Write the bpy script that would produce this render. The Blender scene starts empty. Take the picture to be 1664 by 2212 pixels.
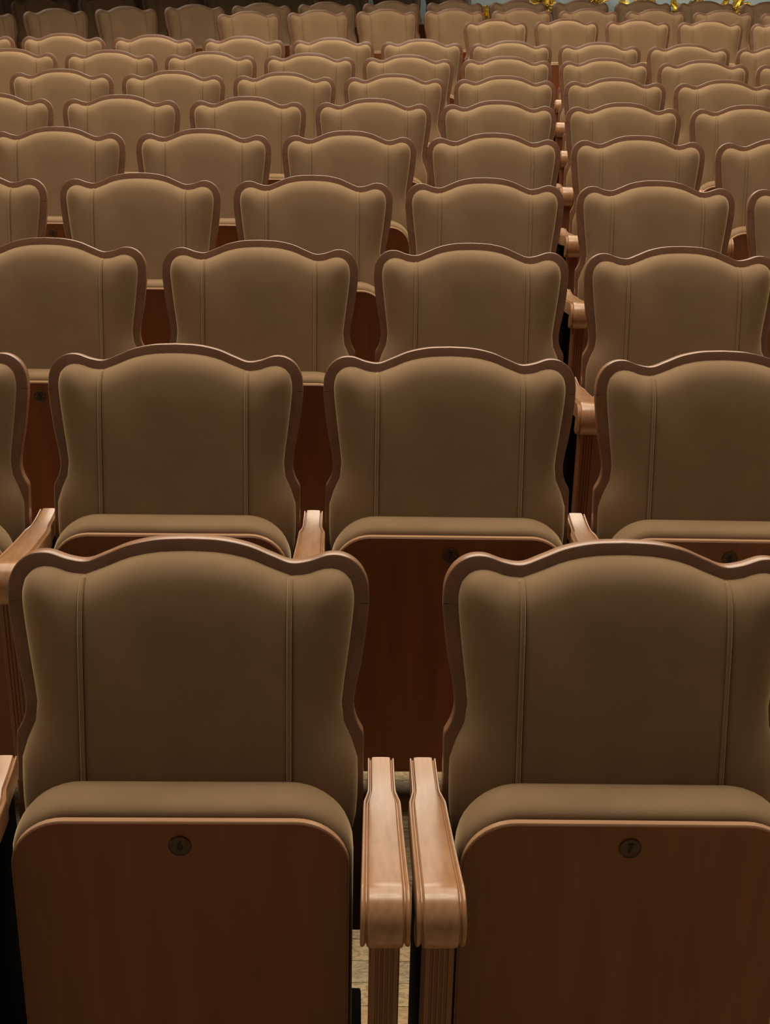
import bpy, bmesh, math, random
from mathutils import Vector, Matrix, Euler
random.seed(7)
C = bpy.context.scene.collection
sc = bpy.context.scene
PI = math.pi

# ------------------------------------------------------------------ camera
cam_d = bpy.data.cameras.new('camera')
cam = bpy.data.objects.new('camera', cam_d); C.objects.link(cam)
cam_d.sensor_fit = 'VERTICAL'; cam_d.sensor_height = 36.0
cam_d.lens = 3000.0 / 2212.0 * 36.0
cam_d.clip_start = 0.05; cam_d.clip_end = 100
PITCH, ROLL, CAMH = 0.3911, 0.0194, 1.8432
fwd = Vector((0, math.cos(PITCH), -math.sin(PITCH)))
rgt = Vector((1, 0, 0)); upv = rgt.cross(fwd)
r2 = rgt * math.cos(ROLL) + upv * math.sin(ROLL)
u2 = upv * math.cos(ROLL) - rgt * math.sin(ROLL)
M = Matrix((r2, u2, -fwd)).transposed().to_4x4()
M.translation = (0, 0, CAMH)
cam.matrix_world = M
sc.camera = cam

# ------------------------------------------------------------------ light
w = bpy.data.worlds.new('hall_gloom'); sc.world = w; w.use_nodes = True
bg = w.node_tree.nodes['Background']
bg.inputs[0].default_value = (1.0, 0.78, 0.56, 1); bg.inputs[1].default_value = 0.085
def area(name, loc, sx, sy, power, col, rot=(0, 0, 0)):
    d = bpy.data.lights.new(name, 'AREA'); d.shape = 'RECTANGLE'; d.size = sx; d.size_y = sy
    d.energy = power; d.color = col
    o = bpy.data.objects.new(name, d); C.objects.link(o); o.location = loc; o.rotation_euler = rot
    return o
area('ceiling_cove_light', (-1.0, 8.0, 9.0), 11, 12.4, 1560, (1.0, 0.82, 0.60))
# added light high at the rear, for pale armrest reflections and bright top edges
area('rear_rim_light', (0.6, 13.2, 6.0), 8, 2.6, 330, (1.0, 0.86, 0.68), (-math.radians(62), 0, 0))
# unseen fill light, added to brighten the back wall below the soffit
area('wall_fill_light', (3.0, 14.9, 2.4), 5, 0.1, 48, (1.0, 0.97, 0.90), (math.radians(35), 0, 0))
# rings of small lamps of the chandelier high over the stalls
for i in range(6):
    a = 2 * PI * i / 6
    area('chandelier_lamp', (0.1 + 1.1 * math.cos(a), 3.4 + 0.9 * math.sin(a), 7.2), 0.08, 0.08, 16, (1.0, 0.86, 0.68))
sc.view_settings.view_transform = 'Standard'
sc.view_settings.look = 'None'
sc.view_settings.gamma = 1.0
sc.view_settings.use_curve_mapping = False
sc.view_settings.exposure = 0.0

# ------------------------------------------------------------------ materials
def mat(name):
    m = bpy.data.materials.new(name); m.use_nodes = True
    nt = m.node_tree; return m, nt, nt.nodes['Principled BSDF']
def noise_mix(nt, b, c1, c2, scale, stretch=(1, 1, 1), detail=4, obj=True, lo=.35, hi=.65):
    tc = nt.nodes.new('ShaderNodeTexCoord'); mp = nt.nodes.new('ShaderNodeMapping')
    mp.inputs['Scale'].default_value = stretch
    nt.links.new(tc.outputs['Object'], mp.inputs[0])
    n = nt.nodes.new('ShaderNodeTexNoise'); n.inputs['Scale'].default_value = scale
    n.inputs['Detail'].default_value = detail
    nt.links.new(mp.outputs[0], n.inputs['Vector'])
    cr = nt.nodes.new('ShaderNodeValToRGB')
    cr.color_ramp.elements[0].position = lo; cr.color_ramp.elements[1].position = hi
    cr.color_ramp.elements[0].color = (*c1, 1); cr.color_ramp.elements[1].color = (*c2, 1)
    nt.links.new(n.outputs['Fac'], cr.inputs[0]); nt.links.new(cr.outputs[0], b.inputs['Base Color'])
    return n, mp, cr
def bump(nt, b, src, strength, dist):
    bp = nt.nodes.new('ShaderNodeBump'); bp.inputs['Strength'].default_value = strength
    bp.inputs['Distance'].default_value = dist
    nt.links.new(src, bp.inputs['Height']); nt.links.new(bp.outputs[0], b.inputs['Normal'])

def velvet(name, c1, c2):
    m, nt, b = mat(name)
    noise_mix(nt, b, c1, c2, 9, detail=6)
    b.inputs['Roughness'].default_value = .92
    b.inputs['Specular IOR Level'].default_value = .12
    b.inputs['Sheen Weight'].default_value = 1.0
    b.inputs['Sheen Roughness'].default_value = .34
    b.inputs['Sheen Tint'].default_value = (1.0, .80, .50, 1)
    f = nt.nodes.new('ShaderNodeTexNoise'); f.inputs['Scale'].default_value = 420
    tc = nt.nodes.new('ShaderNodeTexCoord'); nt.links.new(tc.outputs['Object'], f.inputs['Vector'])
    bump(nt, b, f.outputs['Fac'], .25, .0006)
    return m
M_velvet = velvet('tan_velvet', (.262, .176, .104), (.305, .208, .126))
def wood(name, c1, c2, rough, coat, stretch, scale=14):
    m, nt, b = mat(name)
    n, mp, cr = noise_mix(nt, b, c1, c2, scale, stretch, 6)
    b.inputs['Roughness'].default_value = rough
    b.inputs['Specular IOR Level'].default_value = .45
    b.inputs['Coat Weight'].default_value = coat
    b.inputs['Coat Roughness'].default_value = .20
    return m
M_frame = wood('beech_frame', (.170, .083, .048), (.210, .106, .062), .36, .5, (2.2, 2.2, 2.2), 9)
M_arm = wood('varnished_beech_arm', (.34, .172, .083), (.44, .240, .125), .30, .45, (9, 1.2, 9), 8)
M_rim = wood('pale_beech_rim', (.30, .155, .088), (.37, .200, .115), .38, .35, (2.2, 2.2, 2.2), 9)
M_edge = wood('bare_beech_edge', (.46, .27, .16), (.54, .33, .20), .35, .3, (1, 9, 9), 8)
M_panel = wood('reddish_veneer', (.190, .054, .0155), (.240, .074, .022), .42, .08, (5, 5, .6), 6)
M_post = wood('fluted_beech', (.20, .075, .036), (.26, .105, .052), .45, .15, (20, 20, 1.2), 4)
m, nt, b = mat('black_steel'); M_steel = m
b.inputs['Base Color'].default_value = (.002, .002, .002, 1); b.inputs['Roughness'].default_value = .9; b.inputs['Specular IOR Level'].default_value = .03
m, nt, b = mat('aged_bronze'); M_plate = m
noise_mix(nt, b, (.060, .034, .015), (.085, .047, .020), 160)
b.inputs['Roughness'].default_value = .5; b.inputs['Metallic'].default_value = .1
m, nt, b = mat('engraved_black'); M_ink = m
b.inputs['Base Color'].default_value = (.002, .001, .001, 1); b.inputs['Roughness'].default_value = .6
m, nt, b = mat('screw_metal'); M_screw = m
b.inputs['Base Color'].default_value = (.22, .16, .11, 1); b.inputs['Metallic'].default_value = .7; b.inputs['Roughness'].default_value = .4
def oak(name, c1, c2):
    m, nt, b = mat(name)
    n, mp, cr = noise_mix(nt, b, c1, c2, 75, (.7, 1.6, 1), 4, lo=.40, hi=.56)
    n.inputs['Distortion'].default_value = 1.2
    b.inputs['Roughness'].default_value = .5; b.inputs['Coat Weight'].default_value = .15
    return m
M_oaks = [oak('oak_plank_pale', (.30, .215, .115), (.50, .39, .23)),
          oak('oak_plank_honey', (.36, .235, .12), (.47, .33, .175)),
          oak('oak_plank_grey', (.27, .21, .13), (.44, .36, .23))]
# floor base: dark joint colour close by, procedural strip parquet further off
m, nt, b = mat('parquet_floor'); M_floor = m
tc = nt.nodes.new('ShaderNodeTexCoord')
bt = nt.nodes.new('ShaderNodeTexBrick'); bt.inputs['Scale'].default_value = 1
bt.inputs['Color1'].default_value = (.42, .32, .185, 1); bt.inputs['Color2'].default_value = (.37, .28, .16, 1)
bt.inputs['Mortar'].default_value = (.06, .04, .02, 1)
bt.inputs['Brick Width'].default_value = .42; bt.inputs['Row Height'].default_value = .06
bt.inputs['Mortar Size'].default_value = .0016
nt.links.new(tc.outputs['Object'], bt.inputs['Vector']); 
nz = nt.nodes.new('ShaderNodeTexNoise'); nz.inputs['Scale'].default_value = 75; nz.inputs['Detail'].default_value = 4; nz.inputs['Distortion'].default_value = 1.2
cr = nt.nodes.new('ShaderNodeValToRGB'); cr.color_ramp.elements[0].position = .40; cr.color_ramp.elements[1].position = .56
cr.color_ramp.elements[0].color = (.72, .74, .76, 1); cr.color_ramp.elements[1].color = (1.15, 1.15, 1.15, 1)
mx = nt.nodes.new('ShaderNodeMix'); mx.data_type = 'RGBA'; mx.blend_type = 'MULTIPLY'; mx.inputs[0].default_value = 1
nt.links.new(tc.outputs['Object'], nz.inputs['Vector']); nt.links.new(nz.outputs['Fac'], cr.inputs[0])
nt.links.new(bt.outputs['Color'], mx.inputs[6]); nt.links.new(cr.outputs[0], mx.inputs[7])
nt.links.new(mx.outputs[2], b.inputs['Base Color'])
b.inputs['Roughness'].default_value = .5
m, nt, b = mat('pale_blue_plaster'); M_wall = m
noise_mix(nt, b, (.26, .31, .31), (.31, .36, .36), 5)
b.inputs['Roughness'].default_value = .8
m, nt, b = mat('gold_leaf'); M_gold = m
noise_mix(nt, b, (.72, .52, .14), (.95, .78, .34), 30)
b.inputs['Metallic'].default_value = 1.0; b.inputs['Roughness'].default_value = .25

# ------------------------------------------------------------------ mesh helpers
def mesh_from(name, verts, faces, material, smooth=True, split=None, second=None, idx2=()):
    me = bpy.data.meshes.new(name); me.from_pydata([tuple(v) for v in verts], [], faces)
    for i in idx2: me.polygons[i].material_index = 1
    bm = bmesh.new(); bm.from_mesh(me)
    bmesh.ops.remove_doubles(bm, verts=bm.verts, dist=1e-5)
    bmesh.ops.recalc_face_normals(bm, faces=bm.faces)
    if split is not None:
        es = [e for e in bm.edges if len(e.link_faces) == 2 and e.calc_face_angle(0) > split]
        bmesh.ops.split_edges(bm, edges=es)
    bm.to_mesh(me); bm.free()
    for p in me.polygons: p.use_smooth = smooth
    me.materials.append(material)
    if second: me.materials.append(second)
    me.update()
    return me
def obj(name, me, parent=None, **props):
    o = bpy.data.objects.new(name, me); C.objects.link(o)
    if parent is not None: o.parent = parent
    for k, v in props.items(): o[k] = v
    return o
def box_mesh(name, x0, x1, y0, y1, z0, z1, material, bev=0.0):
    bm = bmesh.new(); bmesh.ops.create_cube(bm, size=1)
    for v in bm.verts:
        v.co = Vector(((x0 + x1) / 2 + v.co.x * (x1 - x0), (y0 + y1) / 2 + v.co.y * (y1 - y0), (z0 + z1) / 2 + v.co.z * (z1 - z0)))
    if bev: bmesh.ops.bevel(bm, geom=bm.edges[:], offset=bev, segments=2, affect='EDGES', profile=.7)
    me = bpy.data.meshes.new(name); bm.to_mesh(me); bm.free(); me.materials.append(material); return me
def catmull(pts, n):
    out = []
    P = [(2 * pts[0][0] - pts[1][0], 2 * pts[0][1] - pts[1][1])] + list(pts) + [(2 * pts[-1][0] - pts[-2][0], 2 * pts[-1][1] - pts[-2][1])]
    for i in range(1, len(P) - 2):
        p0, p1, p2, p3 = P[i - 1:i + 3]
        for k in range(n):
            t = k / n
            # centripetal-like damping: use plain catmull-rom
            q = []
            for a in (0, 1):
                q.append(.5 * (2 * p1[a] + (-p0[a] + p2[a]) * t + (2 * p0[a] - 5 * p1[a] + 4 * p2[a] - p3[a]) * t * t + (-p0[a] + 3 * p1[a] - 3 * p2[a] + p3[a]) * t ** 3))
            out.append(tuple(q))
    out.append(tuple(pts[-1]))
    return out
def resample(pl, n):
    L = [0]
    for a, b_ in zip(pl, pl[1:]): L.append(L[-1] + math.dist(a, b_))
    out = []; j = 0
    for i in range(n + 1):
        s = L[-1] * i / n
        while j < len(L) - 2 and L[j + 1] < s: j += 1
        t = (s - L[j]) / max(1e-9, L[j + 1] - L[j])
        out.append(tuple(pl[j][a] * (1 - t) + pl[j + 1][a] * t for a in range(len(pl[0]))))
    return out
def interp_at(pl, f):
    L = [0]
    for a, b_ in zip(pl, pl[1:]): L.append(L[-1] + math.dist(a, b_))
    s = L[-1] * f; j = 0
    while j < len(L) - 2 and L[j + 1] < s: j += 1
    t = (s - L[j]) / max(1e-9, L[j + 1] - L[j])
    return tuple(pl[j][a] * (1 - t) + pl[j + 1][a] * t for a in range(2))

# ------------------------------------------------------------------ backrest (plane leaned back 12 degrees; v runs down from the crown)
ZC = 1.05; RA = math.radians(12)
def bp(x, v, off=0.0):
    return (x, -v * math.sin(RA) - off * math.cos(RA), ZC - v * math.cos(RA) + off * math.sin(RA))
top_half = [(0, 0), (.045, .0022), (.085, .0105), (.118, .024), (.146, .0345), (.172, .0315), (.200, .0225), (.224, .0245), (.244, .038), (.2560, .060), (.2590, .086), (.2570, .120), (.2495, .178), (.2415, .220), (.2385, .248), (.2425, .270), (.2525, .290)]
right_pl = catmull(top_half, 6) + [(.2535, .297), (.2535, .36), (.2535, .45), (.2535, .60)]
JOINT = .094
outer = [(-x, v) for x, v in reversed(right_pl)] + right_pl[1:]
def normals(pl):
    out = []
    for i in range(len(pl)):
        a = pl[max(0, i - 1)]; b_ = pl[min(len(pl) - 1, i + 1)]
        dx, dv = b_[0] - a[0], b_[1] - a[1]; l = math.hypot(dx, dv)
        out.append((-dv / l, dx / l))          # points inward for a left-to-right run over the top
    return out
onorm = normals(outer)
osm = None
def smooth_n(ns, m_=3):
    out = []
    for i in range(len(ns)):
        w_ = ns[max(0, i - m_):i + m_ + 1]; x = sum(a[0] for a in w_); y = sum(a[1] for a in w_); l = math.hypot(x, y)
        out.append((x / l, y / l))
    return out
RING = [(.005, -.032), (.001, -.0300), (0, -.027), (0, -.0030), (.0010, -.0010), (.003, 0), (.034, 0), (.034, -.032)]
def strip(name, idx, material, ext0=0, ext1=0):
    vs, fs = [], []
    n = len(RING)
    for i in idx:
        (x, v), n1, n2 = outer[i], onorm[i], osm[i]
        for (ins, off) in RING:
            nx, nv = n2 if ins > .01 else n1
            vs.append(bp(x + nx * ins, v + nv * ins, off))
    m_ = len(idx)
    for i in range(m_ - 1):
        for j in range(n):
            k = (j + 1) % n
            fs.append((i * n + j, i * n + k, (i + 1) * n + k, (i + 1) * n + j))
    fs.append(tuple(range(n))[::-1]); fs.append(tuple((m_ - 1) * n + j for j in range(n)))
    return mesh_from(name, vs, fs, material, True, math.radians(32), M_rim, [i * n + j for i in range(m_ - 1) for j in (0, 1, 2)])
iL = [i for i, p in enumerate(outer) if p[0] < 0 and p[1] > JOINT]
iR = [i for i, p in enumerate(outer) if p[0] > 0 and p[1] > JOINT]
iT = [i for i, p in enumerate(outer) if p[1] <= JOINT]
# meet at the joint with a hairline
def cut_at(i_in, i_out, v, sign):
    a, b_ = outer[i_in], outer[i_out]; t = (v - a[1]) / (b_[1] - a[1])
    return (a[0] * (1 - t) + b_[0] * t, v)
def strip_pts(name, pts, material):
    global outer, onorm, osm
    so, sn = outer, onorm
    outer = pts; onorm = normals(pts); osm = smooth_n(onorm)
    me = strip(name, list(range(len(pts))), material)
    outer, onorm = so, sn
    return me
jl_t = cut_at(iT[0], iL[-1], JOINT - .0005, -1); jl_b = cut_at(iT[0], iL[-1], JOINT + .0005, -1)
jr_t = cut_at(iT[-1], iR[0], JOINT - .0005, 1); jr_b = cut_at(iT[-1], iR[0], JOINT + .0005, 1)
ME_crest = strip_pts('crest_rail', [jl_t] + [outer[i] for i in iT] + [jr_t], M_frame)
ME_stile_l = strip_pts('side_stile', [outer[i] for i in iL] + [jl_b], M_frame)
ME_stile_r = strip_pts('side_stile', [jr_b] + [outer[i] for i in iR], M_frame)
inn = [(x + nx * .02, v + nv * .02) for (x, v), (nx, nv) in zip(outer, onorm)]
vs = [bp(x, v, -.012) for x, v in inn] + [bp(x, v, -.0265) for x, v in inn]
n_ = len(inn)
fs = [tuple(range(n_)), tuple(range(2 * n_ - 1, n_ - 1, -1))] + [(i, (i + 1) % n_, n_ + (i + 1) % n_, n_ + i) for i in range(n_)]
ME_backpanel = mesh_from('back_panel', vs, fs, M_panel, False)

# back cushion: centre panel and two wings (Coons patches), puffed over the frame
SX = .147
top_c = [(0, .0185), (.045, .0207), (.085, .029), (.118, .0425), (SX, .0535)]
ear = [(SX, .0535), (.170, .0510), (.190, .0440), (.207, .0425), (.222, .048), (.2325, .060)]
side = [(.2325, .060), (.2370, .080), (.2358, .110), (.2290, .170), (.2225, .220), (.2205, .246), (.2235, .270), (.2340, .294), (.2420, .312), (.2450, .335), (.2440, .400), (.2370, .440), (.2200, .475)]
bott = [(.2200, .475), (.190, .498), (SX, .510)]
topc = catmull(top_c, 8); earc = catmull(ear, 8); sidec = catmull(side, 8); botc = catmull(bott, 6)
half = topc + earc[1:] + sidec[1:] + botc[1:] + [(0, .512)]
outl = half + [(-x, v) for x, v in reversed(half)]
def dist_out(x, v):
    best = 1e9
    for a, b_ in zip(outl, outl[1:]):
        dx, dv = b_[0] - a[0], b_[1] - a[1]; L2 = dx * dx + dv * dv
        t = 0 if L2 == 0 else max(0, min(1, ((x - a[0]) * dx + (v - a[1]) * dv) / L2))
        d = (x - a[0] - t * dx) ** 2 + (v - a[1] - t * dv) ** 2
        if d < best: best = d
    return math.sqrt(best)
def height(x, v):
    d = dist_out(x, v)
    r = .040; k = min(d / r, 1)
    h = .034 * math.sqrt(max(0, 1 - (1 - k) ** 2))
    kk = min(d / .11, 1)
    h += .012 * (1 - (1 - kk) ** 2)
    h += .006 * math.sin(PI * min(1, max(0, (v - .02) / .45))) * min(1, d / .06)
    s = abs(abs(x) - SX)
    h -= .0055 * math.exp(-(s / .0042) ** 2) * min(1, d / .006)
    return h - .0005
def topv(x):
    x = abs(x)
    for a, b_ in zip(topc, topc[1:]):
        if a[0] <= x <= b_[0] + 1e-9:
            t = (x - a[0]) / max(1e-9, b_[0] - a[0]); return a[1] * (1 - t) + b_[1] * t
    return topc[-1][1]
tv = [0, .002, .006, .012, .02, .03, .042, .056, .072, .09, .11, .14, .18, .23, .29, .36, .43, .50, .57, .64, .71, .78, .84, .89, .93, .96, .98, .992, 1]
xs_half = [0, .02, .04, .06, .08, .095, .11, .122, .131, .137, .141, .1435, .1455, SX]
xs = [-x for x in reversed(xs_half[1:])] + xs_half
vs, fs = [], []
def put_grid(grid):
    b0 = len(vs); nr = len(grid); nc = len(grid[0])
    for row in grid:
        for (x, v) in row: vs.append(bp(x, v, height(x, v)))
    for i in range(nr - 1):
        for j in range(nc - 1):
            fs.append((b0 + i * nc + j, b0 + i * nc + j + 1, b0 + (i + 1) * nc + j + 1, b0 + (i + 1) * nc + j))
put_grid([[(x, topv(x) * (1 - t) + .511 * t) for x in xs] for t in tv])
sv = [0, .02, .045, .08, .13, .2, .3, .41, .53, .64, .74, .82, .885, .93, .965, .985, .995, 1]
grid = []
bot_r = list(reversed(botc))      # seam -> corner
for t in tv:
    row = []
    for s in sv:
        T = interp_at(earc, s); B = interp_at(bot_r, s)
        Lp = (SX, .0535 * (1 - t) + .511 * t); Rp = interp_at(sidec, t)
        c00, c10, c01, c11 = (SX, .0535), earc[-1], (SX, .511), sidec[-1]
        row.append(tuple((1 - t) * T[a] + t * B[a] + (1 - s) * Lp[a] + s * Rp[a]
                   - ((1 - s) * (1 - t) * c00[a] + s * (1 - t) * c10[a] + (1 - s) * t * c01[a] + s * t * c11[a]) for a in (0, 1)))
    grid.append(row)
put_grid(grid)
put_grid([[(-x, v) for x, v in row] for row in grid])
ME_cushion = mesh_from('back_cushion', vs, fs, M_velvet)
def tube_mesh(name, pts, r, material, n=8):
    vs, fs = [], []
    P = [Vector(p) for p in pts]
    for i, p in enumerate(P):
        d = (P[min(i + 1, len(P) - 1)] - P[max(i - 1, 0)]).normalized()
        a = d.cross(Vector((1, 0, 0)));
        if a.length < .1: a = d.cross(Vector((0, 1, 0)))
        a.normalize(); b_ = d.cross(a)
        for k in range(n):
            an = 2 * PI * k / n; vs.append(p + a * math.cos(an) * r + b_ * math.sin(an) * r)
    for i in range(len(P) - 1):
        for k in range(n):
            fs.append((i * n + k, i * n + (k + 1) % n, (i + 1) * n + (k + 1) % n, (i + 1) * n + k))
    fs.append(tuple(range(n))); fs.append(tuple(range((len(P) - 1) * n, len(P) * n)))
    return mesh_from(name, vs, fs, material)
def piping(sign):
    pts = []
    for i in range(33):
        t = (i / 32) ** 1.6; v = .0545 * (1 - t) + .50 * t
        pts.append(bp(sign * (SX - .0012 * sign), v, height(sign * (SX + .004), v) + .0009 + (0.001 if i else -.002)))
    return tube_mesh('piping', pts, .0034, M_velvet)
ME_pipe = {s: piping(s) for s in (-1, 1)}

# folded-up seat
def rrect(hw, zt, zb, r, n=8, rb=.02):
    pts = []
    for k in range(n + 1):
        a = PI - PI / 2 * k / n; pts.append((-hw + r + r * math.cos(a), zt - r + r * math.sin(a)))
    for k in range(n + 1):
        a = PI / 2 - PI / 2 * k / n; pts.append((hw - r + r * math.cos(a), zt - r + r * math.sin(a)))
    for k in range(5):
        a = -PI / 2 * k / 4; pts.append((hw - rb + rb * math.cos(a), zb + rb + rb * math.sin(a)))
    for k in range(5):
        a = -PI / 2 - PI / 2 * k / 4; pts.append((-hw + rb + rb * math.cos(a), zb + rb + rb * math.sin(a)))
    return pts
def loft(name, rings, material, smooth=True, split=None):
    vs, fs = [], []; n = len(rings[0])
    for r_ in rings: vs += r_
    for i in range(len(rings) - 1):
        for j in range(n):
            fs.append((i * n + j, i * n + (j + 1) % n, (i + 1) * n + (j + 1) % n, (i + 1) * n + j))
    fs.append(tuple(range(n))); fs.append(tuple(range((len(rings) - 1) * n, len(rings) * n)))
    return mesh_from(name, vs, fs, material, smooth, split)
rings = []
for (y, ins) in ((-.2095, .016), (-.2085, .0105), (-.205, .0055), (-.199, .002), (-.190, 0), (-.176, -.0008), (-.158, 0), (-.143, .003), (-.132, .008), (-.124, .017), (-.119, .030), (-.118, .05)):
    rings.append([(x, y, z) for x, z in rrect(.2385 - ins, .7375 - ins, .165 + ins, max(.02, .088 - ins * .6), 10)])
ME_seat = loft('seat_cushion', rings, M_velvet)
rings = []
for (y, ins) in ((-.2215, .0030), (-.2225 + .0004, .0016), (-.2205, .0004), (-.2185, 0), (-.2120, 0), (-.2100, .0012), (-.2096, .004)):
    rings.append([(x, y, z) for x, z in rrect(.2325 - ins, .7215 - ins, .180 + ins, .074 - ins, 10)])
ME_panel = loft('seat_panel', rings, M_panel, True, math.radians(50))
rings = []
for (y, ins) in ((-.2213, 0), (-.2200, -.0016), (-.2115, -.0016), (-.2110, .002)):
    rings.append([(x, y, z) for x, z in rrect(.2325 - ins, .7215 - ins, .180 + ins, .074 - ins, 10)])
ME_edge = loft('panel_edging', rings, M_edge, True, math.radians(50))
# beam under the seat and the two hinge brackets
ME_beam = box_mesh('support_beam', -.256, .256, -.075, .045, .085, .205, M_steel, .006)
ME_hinge = box_mesh('hinge_bracket', -.012, .012, -.205, -.06, .24, .42, M_steel, .004)
def disc_mesh(name, r, y0, y1, material, n=32, rim=.0012):
    rings = []
    for (y, rr) in ((y1, r), (y0 + .0006, r), (y0, r - .0006), (y0, r - rim), (y0 + .0007, r - rim - .0006)):
        rings.append([(rr * math.cos(2 * PI * k / n), y, rr * math.sin(2 * PI * k / n)) for k in range(n)])
    return loft(name, rings, material, True, math.radians(40))
ME_disc = disc_mesh('number_plate', .0158, -.0022, .0006, M_plate)
ME_screw = disc_mesh('screw', .0013, -.0022, .0, M_screw, 10, .0004)
ME_num = {}
def numeral_mesh(n):
    if n in ME_num: return ME_num[n]
    cu = bpy.data.curves.new('numeral', 'FONT'); cu.body = str(n); cu.size = .0200; cu.extrude = .0003; cu.offset = .0005
    cu.align_x = 'CENTER'; cu.align_y = 'CENTER'
    o = bpy.data.objects.new('numeral_source', cu); C.objects.link(o)
    dg = bpy.context.evaluated_depsgraph_get()
    me = bpy.data.meshes.new_from_object(o.evaluated_get(dg))
    bpy.data.objects.remove(o)
    me.transform(Matrix.Rotation(PI / 2, 4, 'X') @ Matrix.Scale(.85, 4, (1, 0, 0)))
    me.name = 'numeral'; me.materials.clear(); me.materials.append(M_ink)
    ME_num[n] = me
    return me

# ------------------------------------------------------------------ armrest: a beaded rail that sweeps down to a round scroll
path = []
prof = catmull([(.000, .686), (-.040, .6848), (-.090, .6868), (-.150, .6930), (-.215, .7025), (-.280, .7135), (-.335, .7236), (-.368, .7299)], 4)
for p in prof: path.append(p)
for k in range(1, 15):
    a = PI * 80 / 180 + (PI * 1.17) * k / 14
    path.append((-.375 + .0395 * math.cos(a), .691 + .0395 * math.sin(a)))
SEC = [(-1, -.0035), (-.985, -.001), (-.95, 0), (-.88, -.0002), (-.815, -.0018), (-.79, -.0042), (-.755, -.0042), (-.725, -.0012), (-.66, .0012), (-.5, .0018), (0, .002)]
SEC = SEC + [(-a, b_) for a, b_ in reversed(SEC[:-1])]
def arm_mesh():
    vs, fs = [], []; n = len(SEC) + 2
    N = len(path)
    for i, (y, z) in enumerate(path):
        a, b_ = path[max(0, i - 1)], path[min(N - 1, i + 1)]
        dy, dz = b_[0] - a[0], b_[1] - a[1]; l = math.hypot(dy, dz)
        ny, nz = -dz / l * -1, dy / l * -1     # outward normal (up on the straight run)
        if i < len(prof): ny, nz = -dz / l * -1 if False else (dz / l), (-dy / l)
        else:
            ny, nz = (y + .375) / .0395, (z - .691) / .0395
        t = min(1, max(0, -y / .375))
        k = min(1, max(0, (-y - .085) / .04)); k = k * k * (3 - 2 * k)
        hw = .0203 + .0062 * k + .0052 * (t ** 1.3)
        # lower line of the solid
        if i < len(prof): ly, lz = y + (0), z - .034 - .004 * t
        else: ly, lz = -.371, .691
        vs.append((-hw, ly, lz))
        for (sx, h) in SEC: vs.append((sx * hw, y + ny * h, z + nz * h))
        vs.append((hw, ly, lz))
    for i in range(N - 1):
        for j in range(n - 1):
            fs.append((i * n + j, i * n + j + 1, (i + 1) * n + j + 1, (i + 1) * n + j))
        fs.append((i * n + n - 1, i * n, (i + 1) * n, (i + 1) * n + n - 1))
    fs.append(tuple(range(n))); fs.append(tuple(range((N - 1) * n, N * n)))
    return mesh_from('arm_rail', vs, fs, M_arm, True, math.radians(38))
ME_arm = arm_mesh()
def post_mesh():
    # plan section with three flutes on the front, then extruded
    hw = .0195; yf = -.3945; yb = -.344
    sec = [(-hw, yb), (-hw, yf + .004), (-hw + .002, yf)]
    for cx in (-.0098, -.0033, .0033, .0098):
        g = .0021
        sec += [(cx - g, yf), (cx - g + .0007, yf + .0024), (cx + g - .0007, yf + .0024), (cx + g, yf)]
    sec += [(hw - .002, yf), (hw, yf + .004), (hw, yb)]
    rings = []
    for (z, s, dy) in ((0, 1, .010), (.25, 1, .008), (.5, 1, .003), (.655, 1, 0)):
        rings.append([(x * s, y + dy, z) for x, y in sec])
    return loft('post', rings, M_post, True, math.radians(25))
ME_post = post_mesh()
def plate_mesh():
    pr = [(-.348, .68), (-.348, .36), (-.326, .26), (-.288, .17), (-.276, .09), (-.281, .02), (-.29, 0), (-.005, 0), (-.005, .60), (-.005, .668), (-.10, .672), (-.16, .680), (-.22, .690)]
    rings = [[(x, y, z) for y, z in pr] for x in (-.0105, .0105)]
    return loft('side_plate', rings, M_steel, False)
ME_plate = plate_mesh()
ME_foot = box_mesh('floor_foot', -.022, .022, -.385, -.004, -.012, .012, M_steel, .004)

# ------------------------------------------------------------------ builders
ORD = ['', 'first', 'second', 'third', 'fourth', 'fifth', 'sixth', 'seventh', 'eighth', 'ninth', 'tenth', 'eleventh', 'twelfth', 'thirteenth', 'fourteenth']
def seat(x, y, z, rz, label, group, number=None, detail=2):
    r = bpy.data.objects.new('theatre_seat', None); C.objects.link(r)
    r.empty_display_size = .1
    r.location = (x, y, z); r.rotation_euler = (0, 0, rz)
    r['label'] = label; r['category'] = 'seat'; r['group'] = group
    obj('back_panel', ME_backpanel, r); obj('crest_rail', ME_crest, r)
    obj('side_stile', ME_stile_l, r); obj('side_stile', ME_stile_r, r)
    bc = obj('back_cushion', ME_cushion, r)
    for s in (-1, 1): obj('piping', ME_pipe[s], bc)
    obj('seat_cushion', ME_seat, r)
    sp = obj('seat_panel', ME_panel, r)
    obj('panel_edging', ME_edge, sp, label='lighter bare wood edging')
    obj('support_beam', ME_beam, r)
    for s in (-1, 1):
        h = obj('hinge_bracket', ME_hinge, r); h.location.x = s * .19
    if detail:
        d = obj('number_plate', ME_disc, r); d.location = (0, -.2212, .684)
        if number is not None:
            t = obj('numeral', numeral_mesh(number), d); t.location = (0, -.0019, 0)
        if detail > 1:
            for s in (-1, 1):
                q = obj('screw', ME_screw, d); q.location = (s * .0100, -.0004, 0)
    return r
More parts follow.
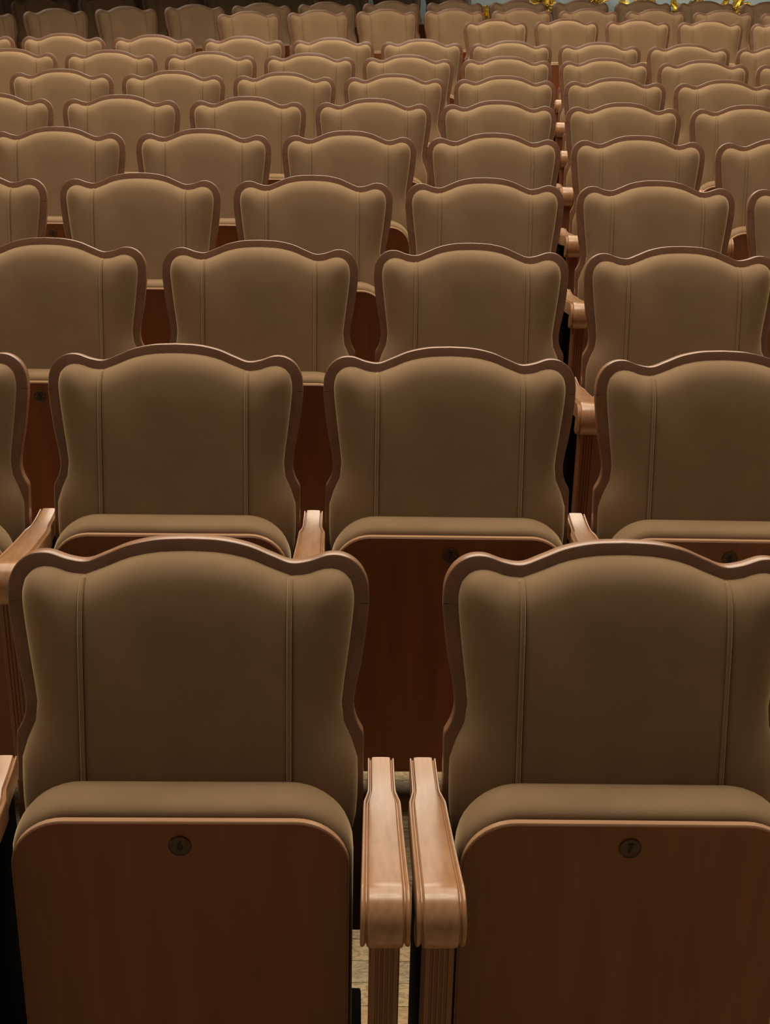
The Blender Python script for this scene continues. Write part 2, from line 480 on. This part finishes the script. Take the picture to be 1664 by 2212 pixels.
def arm(x, y, z, rz, label, group):
    # nothing of an armrest standing wholly beside the view is built
    qs = [M.inverted() @ Vector((x, y + dy, z + .7)) for dy in (-.3, 0)]
    if min(abs(q.x / -q.z * 3000) - .03 / -q.z * 3000 for q in qs) > 832: return
    r = bpy.data.objects.new('armrest', None); C.objects.link(r)
    r.empty_display_size = .1
    r.location = (x, y, z); r.rotation_euler = (0, 0, rz)
    r['label'] = label; r['category'] = 'armrest'; r['group'] = group
    obj('arm_rail', ME_arm, r); obj('post', ME_post, r); obj('side_plate', ME_plate, r); obj('floor_foot', ME_foot, r)
    return r

# ------------------------------------------------------------------ setting
Y0, D, SL, P = 1.8195, .92174, .03, .56
def zf(y):      # floor of the stalls: gentle rake, flat cross aisle, steeper rake behind
    if y < 9.30: return SL * (y - Y0)
    if y < 11.0: return SL * (9.30 - Y0)
    return SL * (9.30 - Y0) + .0485 * (y - 11.0)
def floor_part(y0, y1, z0, z1, vs, fs):
    b0 = len(vs)
    vs += [(-9, y0, z0), (9, y0, z0), (9, y1, z1), (-9, y1, z1)]; fs.append((b0, b0 + 1, b0 + 2, b0 + 3))
vs, fs = [], []
PX0, PX1, PY0, PY1 = -.84, 1.26, 1.20, 3.06
OFF = .0
floor_part(-2.0, 9.30, zf(-2) - .0022, zf(9.30) - .0022, vs, fs)
floor_part(9.30, 11.0, zf(9.3) - .0022, zf(11) - .0022, vs, fs)
floor_part(11.0, 19.0, zf(11) - .0022, zf(19) - .0022, vs, fs)
me = mesh_from('floor', vs, fs, M_floor, False)
bm = bmesh.new(); bm.from_mesh(me)
for f in bm.faces:
    if f.normal.z < 0: f.normal_flip()
g = bmesh.ops.extrude_face_region(bm, geom=bm.faces[:])
for e in g['geom']:
    if isinstance(e, bmesh.types.BMVert): e.co.z -= .12
bmesh.ops.recalc_face_normals(bm, faces=bm.faces[:]); bm.to_mesh(me); bm.free()
floor = obj('floor', me, kind='structure')
# parquet strips, one object each, where the floor shows between the front seats
slope = math.atan(SL)
plank_me = {}
rows_n = int((PY1 - PY0) / .06)
LEN = [.42, .30]
for i in range(rows_n):
    y = PY0 + i * .06
    x = PX0 - random.uniform(0, .3)
    while x < PX1:
        Lx = .42
        x1 = min(x + Lx, PX1 + .1)
        k = random.randrange(3)
        key = (round(x1 - x, 3), k)
        if key not in plank_me:
            hx = (x1 - x) / 2
            plank_me[key] = box_mesh('plank', -hx + .0004, hx - .0004, .0007, .0593, -.0055, 0, M_oaks[k], .0006)
        o = obj('plank', plank_me[key], floor)
        o.location = ((x + x1) / 2, y, zf(y) + random.uniform(-.0003, .0003)); o.rotation_euler = (slope, 0, 0)
        x = x1
wall = obj('wall_back', box_mesh('wall_back', -9, 9, 15.6, 15.8, .2, 6.0, M_wall), kind='structure')

edge = catmull([(-9, 8.6), (-3.4, 9.9), (-1.8, 11.0), (-.6, 11.65), (.4, 12.1), (1.6, 12.45), (3.6, 12.5), (9, 11.8)], 5)
pr = edge + [(9, 15.6), (-9, 15.6)]
soffit = obj('shade_soffit', loft('shade_soffit', [[(x, y, z) for x, y in pr] for z in (2.5, 2.75)], M_wall, False), kind='structure')  # unseen balcony soffit, added and shaped to keep the rear rows dim

# ------------------------------------------------------------------ front block: nine rows
CF = [None, -.2797, -.4324, -.9029, -.8140, -1.2856, -1.2065, -1.6715, -1.5963, -2.0632]
FIRSTNO = [None, 6, 6, 5, 5, 4, 4, 3, 3, 2]
RANGE = [None, (0, 1), (-1, 2), (0, 3), (-1, 4), (0, 5), (-1, 5), (0, 6), (-1, 7), (-1, 8)]
PSI, CURV = .02246, -.00788
def rowpt(k, x):
    return Y0 + D * (k - 1) + PSI * x + CURV * x * x
def place_name(i, n):
    if i == 1: return 'leftmost'
    if i == n: return 'rightmost'
    if i == 2: return 'second from the left'
    return ORD[i] + ' from the left'
SEEN = {(1, 0): 6, (1, 1): 7, (2, 1): 7, (3, 0): 5, (5, 0): 4}
for k in range(1, 10):
    a, b_ = RANGE[k]; n = b_ - a + 1
    step = .625 if k == 1 else P
    for i in range(a, b_ + 1):
        x = CF[k] + i * step; y = rowpt(k, x); rz = math.atan(PSI + 2 * CURV * x)
        pos = place_name(i - a + 1, n)
        num = SEEN.get((k, i))
        if k == 1: lab = 'tan velvet folding seat numbered %d, %s of the two front-row seats' % (num, 'left' if i == 0 else 'right')
        elif num: lab = '%s tan velvet seat in the %s row, number %d on its panel' % (pos, ORD[k], num)
        else: lab = 'tan velvet seat, %s in the %s row from the front' % (pos, ORD[k])
        seat(x, y, SL * (y - Y0) , rz, lab, 'folding seats of the front block', FIRSTNO[k] + i if k <= 5 else None, 2 if k <= 4 else (1 if k <= 5 else 0))
    if k == 1: continue
    for i in range(a, b_ + 2):
        x = CF[k] + (i - .5) * step; y = rowpt(k, x); rz = math.atan(PSI + 2 * CURV * x)
        if i == a: lab = 'wooden armrest left of the leftmost seat in the %s row' % ORD[k]
        elif i == b_ + 1: lab = 'wooden armrest right of the rightmost seat in the %s row' % ORD[k]
        else: lab = '%s row: wooden armrest between its %s and %s seats from the left' % (ORD[k], ORD[i - a], ORD[i - a + 1])
        arm(x, y, SL * (y - Y0), rz, lab, 'armrests of the front block')
arm(-.572, rowpt(1, -.57), 0, .07, 'glossy wooden armrest cut by the left edge, beside front seat numbered 6', 'armrests of the front block')
arm(.001, rowpt(1, 0), 0, .024, 'glossy wooden armrest right of seat 6, left of the pair with a gap between', 'armrests of the front block')
arm(.065, rowpt(1, .07), 0, .040, 'glossy wooden armrest left of seat 7, right of the pair with a gap between', 'armrests of the front block')

# ------------------------------------------------------------------ rear block: curved rows behind the cross aisle
PR = .5783
REAR = {1: (.782, 11.367, .2708, -.146, 0, 5), 2: (-1.1551, 11.6038, .3954, -.0877, 0, 9),
        3: (-2.6419, 11.5531, .5324, -.0764, -1, 12), 4: (-2.9621, 12.4272, .5352, -.003, -1, 8),
        5: (-3.30, 13.30, .5352, -.003, 0, 6)}
for k, (x, y, t0, t1, i0, i1) in REAR.items():
    th = t0
    if i0 < 0:
        x -= (PR + .03) * math.cos(t0 + .03); y -= (PR + .03) * math.sin(t0 + .03)
    n = i1 - i0
    rowname = ['', 'front', 'second', 'third', 'fourth', 'fifth'][k]
    for i in range(i0, i1):
        s = i * PR; th = t0 + t1 * s
        seat(x, y, zf(y), th, 'distant velvet seat, %s in the %s curved rear row' % (place_name(i - i0 + 1, n), rowname), 'folding seats of the curved rear block', None, 0)
        tm = t0 + t1 * (s + PR / 2)
        ax, ay = x + PR / 2 * math.cos(tm), y + PR / 2 * math.sin(tm)
        arm(ax, ay, zf(ay), tm, 'wooden armrest right of the %s seat in the %s curved rear row' % (('leftmost' if i == i0 else ORD[i - i0 + 1]), rowname), 'armrests of the curved rear block')
        stp = PR
        x += stp * math.cos(tm); y += stp * math.sin(tm)

# ------------------------------------------------------------------ gilded ornaments on the back wall
def leaf_mesh(L, W, curl, seed):
    rnd = random.Random(seed); vs, fs = [], []; n = 9; m_ = 5
    for i in range(n):
        t = i / (n - 1); a = curl * t
        cx = L * (math.sin(a) / max(curl, .01)); cz = L * ((1 - math.cos(a)) / max(curl, .01))
        wd = W * math.sin(PI * min(1, .12 + t * .88)) ** .7 * (1 + .25 * math.sin(t * 22))
        for j in range(m_):
            u = -1 + 2 * j / (m_ - 1)
            vs.append((u * wd, -cz - .012 * (1 - u * u) - .01 * rnd.random(), cx))
    b0 = len(vs)
    vs += [(x * .9, y + .012, z) for x, y, z in vs]
    for i in range(n - 1):
        for j in range(m_ - 1):
            q = (i * m_ + j, i * m_ + j + 1, (i + 1) * m_ + j + 1, (i + 1) * m_ + j)
            fs.append(q); fs.append(tuple(b0 + a for a in reversed(q)))
    bd = [i * m_ for i in range(n)] + [(n - 1) * m_ + j for j in range(1, m_)] + [i * m_ + m_ - 1 for i in range(n - 2, -1, -1)] + [j for j in range(m_ - 2, 0, -1)]
    for a, c in zip(bd, bd[1:] + bd[:1]): fs.append((a, c, b0 + c, b0 + a))
    return mesh_from('leaf', vs, fs, M_gold, True, math.radians(60))
LEAVES = [leaf_mesh(.20, .035, 1.9, 1), leaf_mesh(.15, .03, 2.3, 2), leaf_mesh(.26, .04, 1.2, 3)]
orn = [(.98, 1.08, 'leftmost of the six'), (1.56, 1.20, 'second from the left'), (2.10, 1.22, 'third from the left'), (2.58, 1.20, 'fourth from the left'), (3.06, 1.19, 'fifth from the left'), (3.62, 1.20, 'rightmost of the six')]
for j, (x, z, d) in enumerate(orn):
    r = bpy.data.objects.new('gilded_ornament', None); C.objects.link(r); r.location = (x, 15.6, z)
    r['label'] = 'gilded leafy ornament on the pale blue back wall, ' + d; r['category'] = 'ornament'; r['group'] = 'gilded ornaments on the back wall'
    for i in range(17):
        o = obj('leaf', LEAVES[(i + j) % 3], r)
        a = -1.5 + 3.0 * i / 16 + random.uniform(-.15, .15)
        o.location = (random.uniform(-.11, .11), -.004, random.uniform(-.06, .05)); o.rotation_euler = (0, a + (PI if i % 4 == 3 else 0), 0)
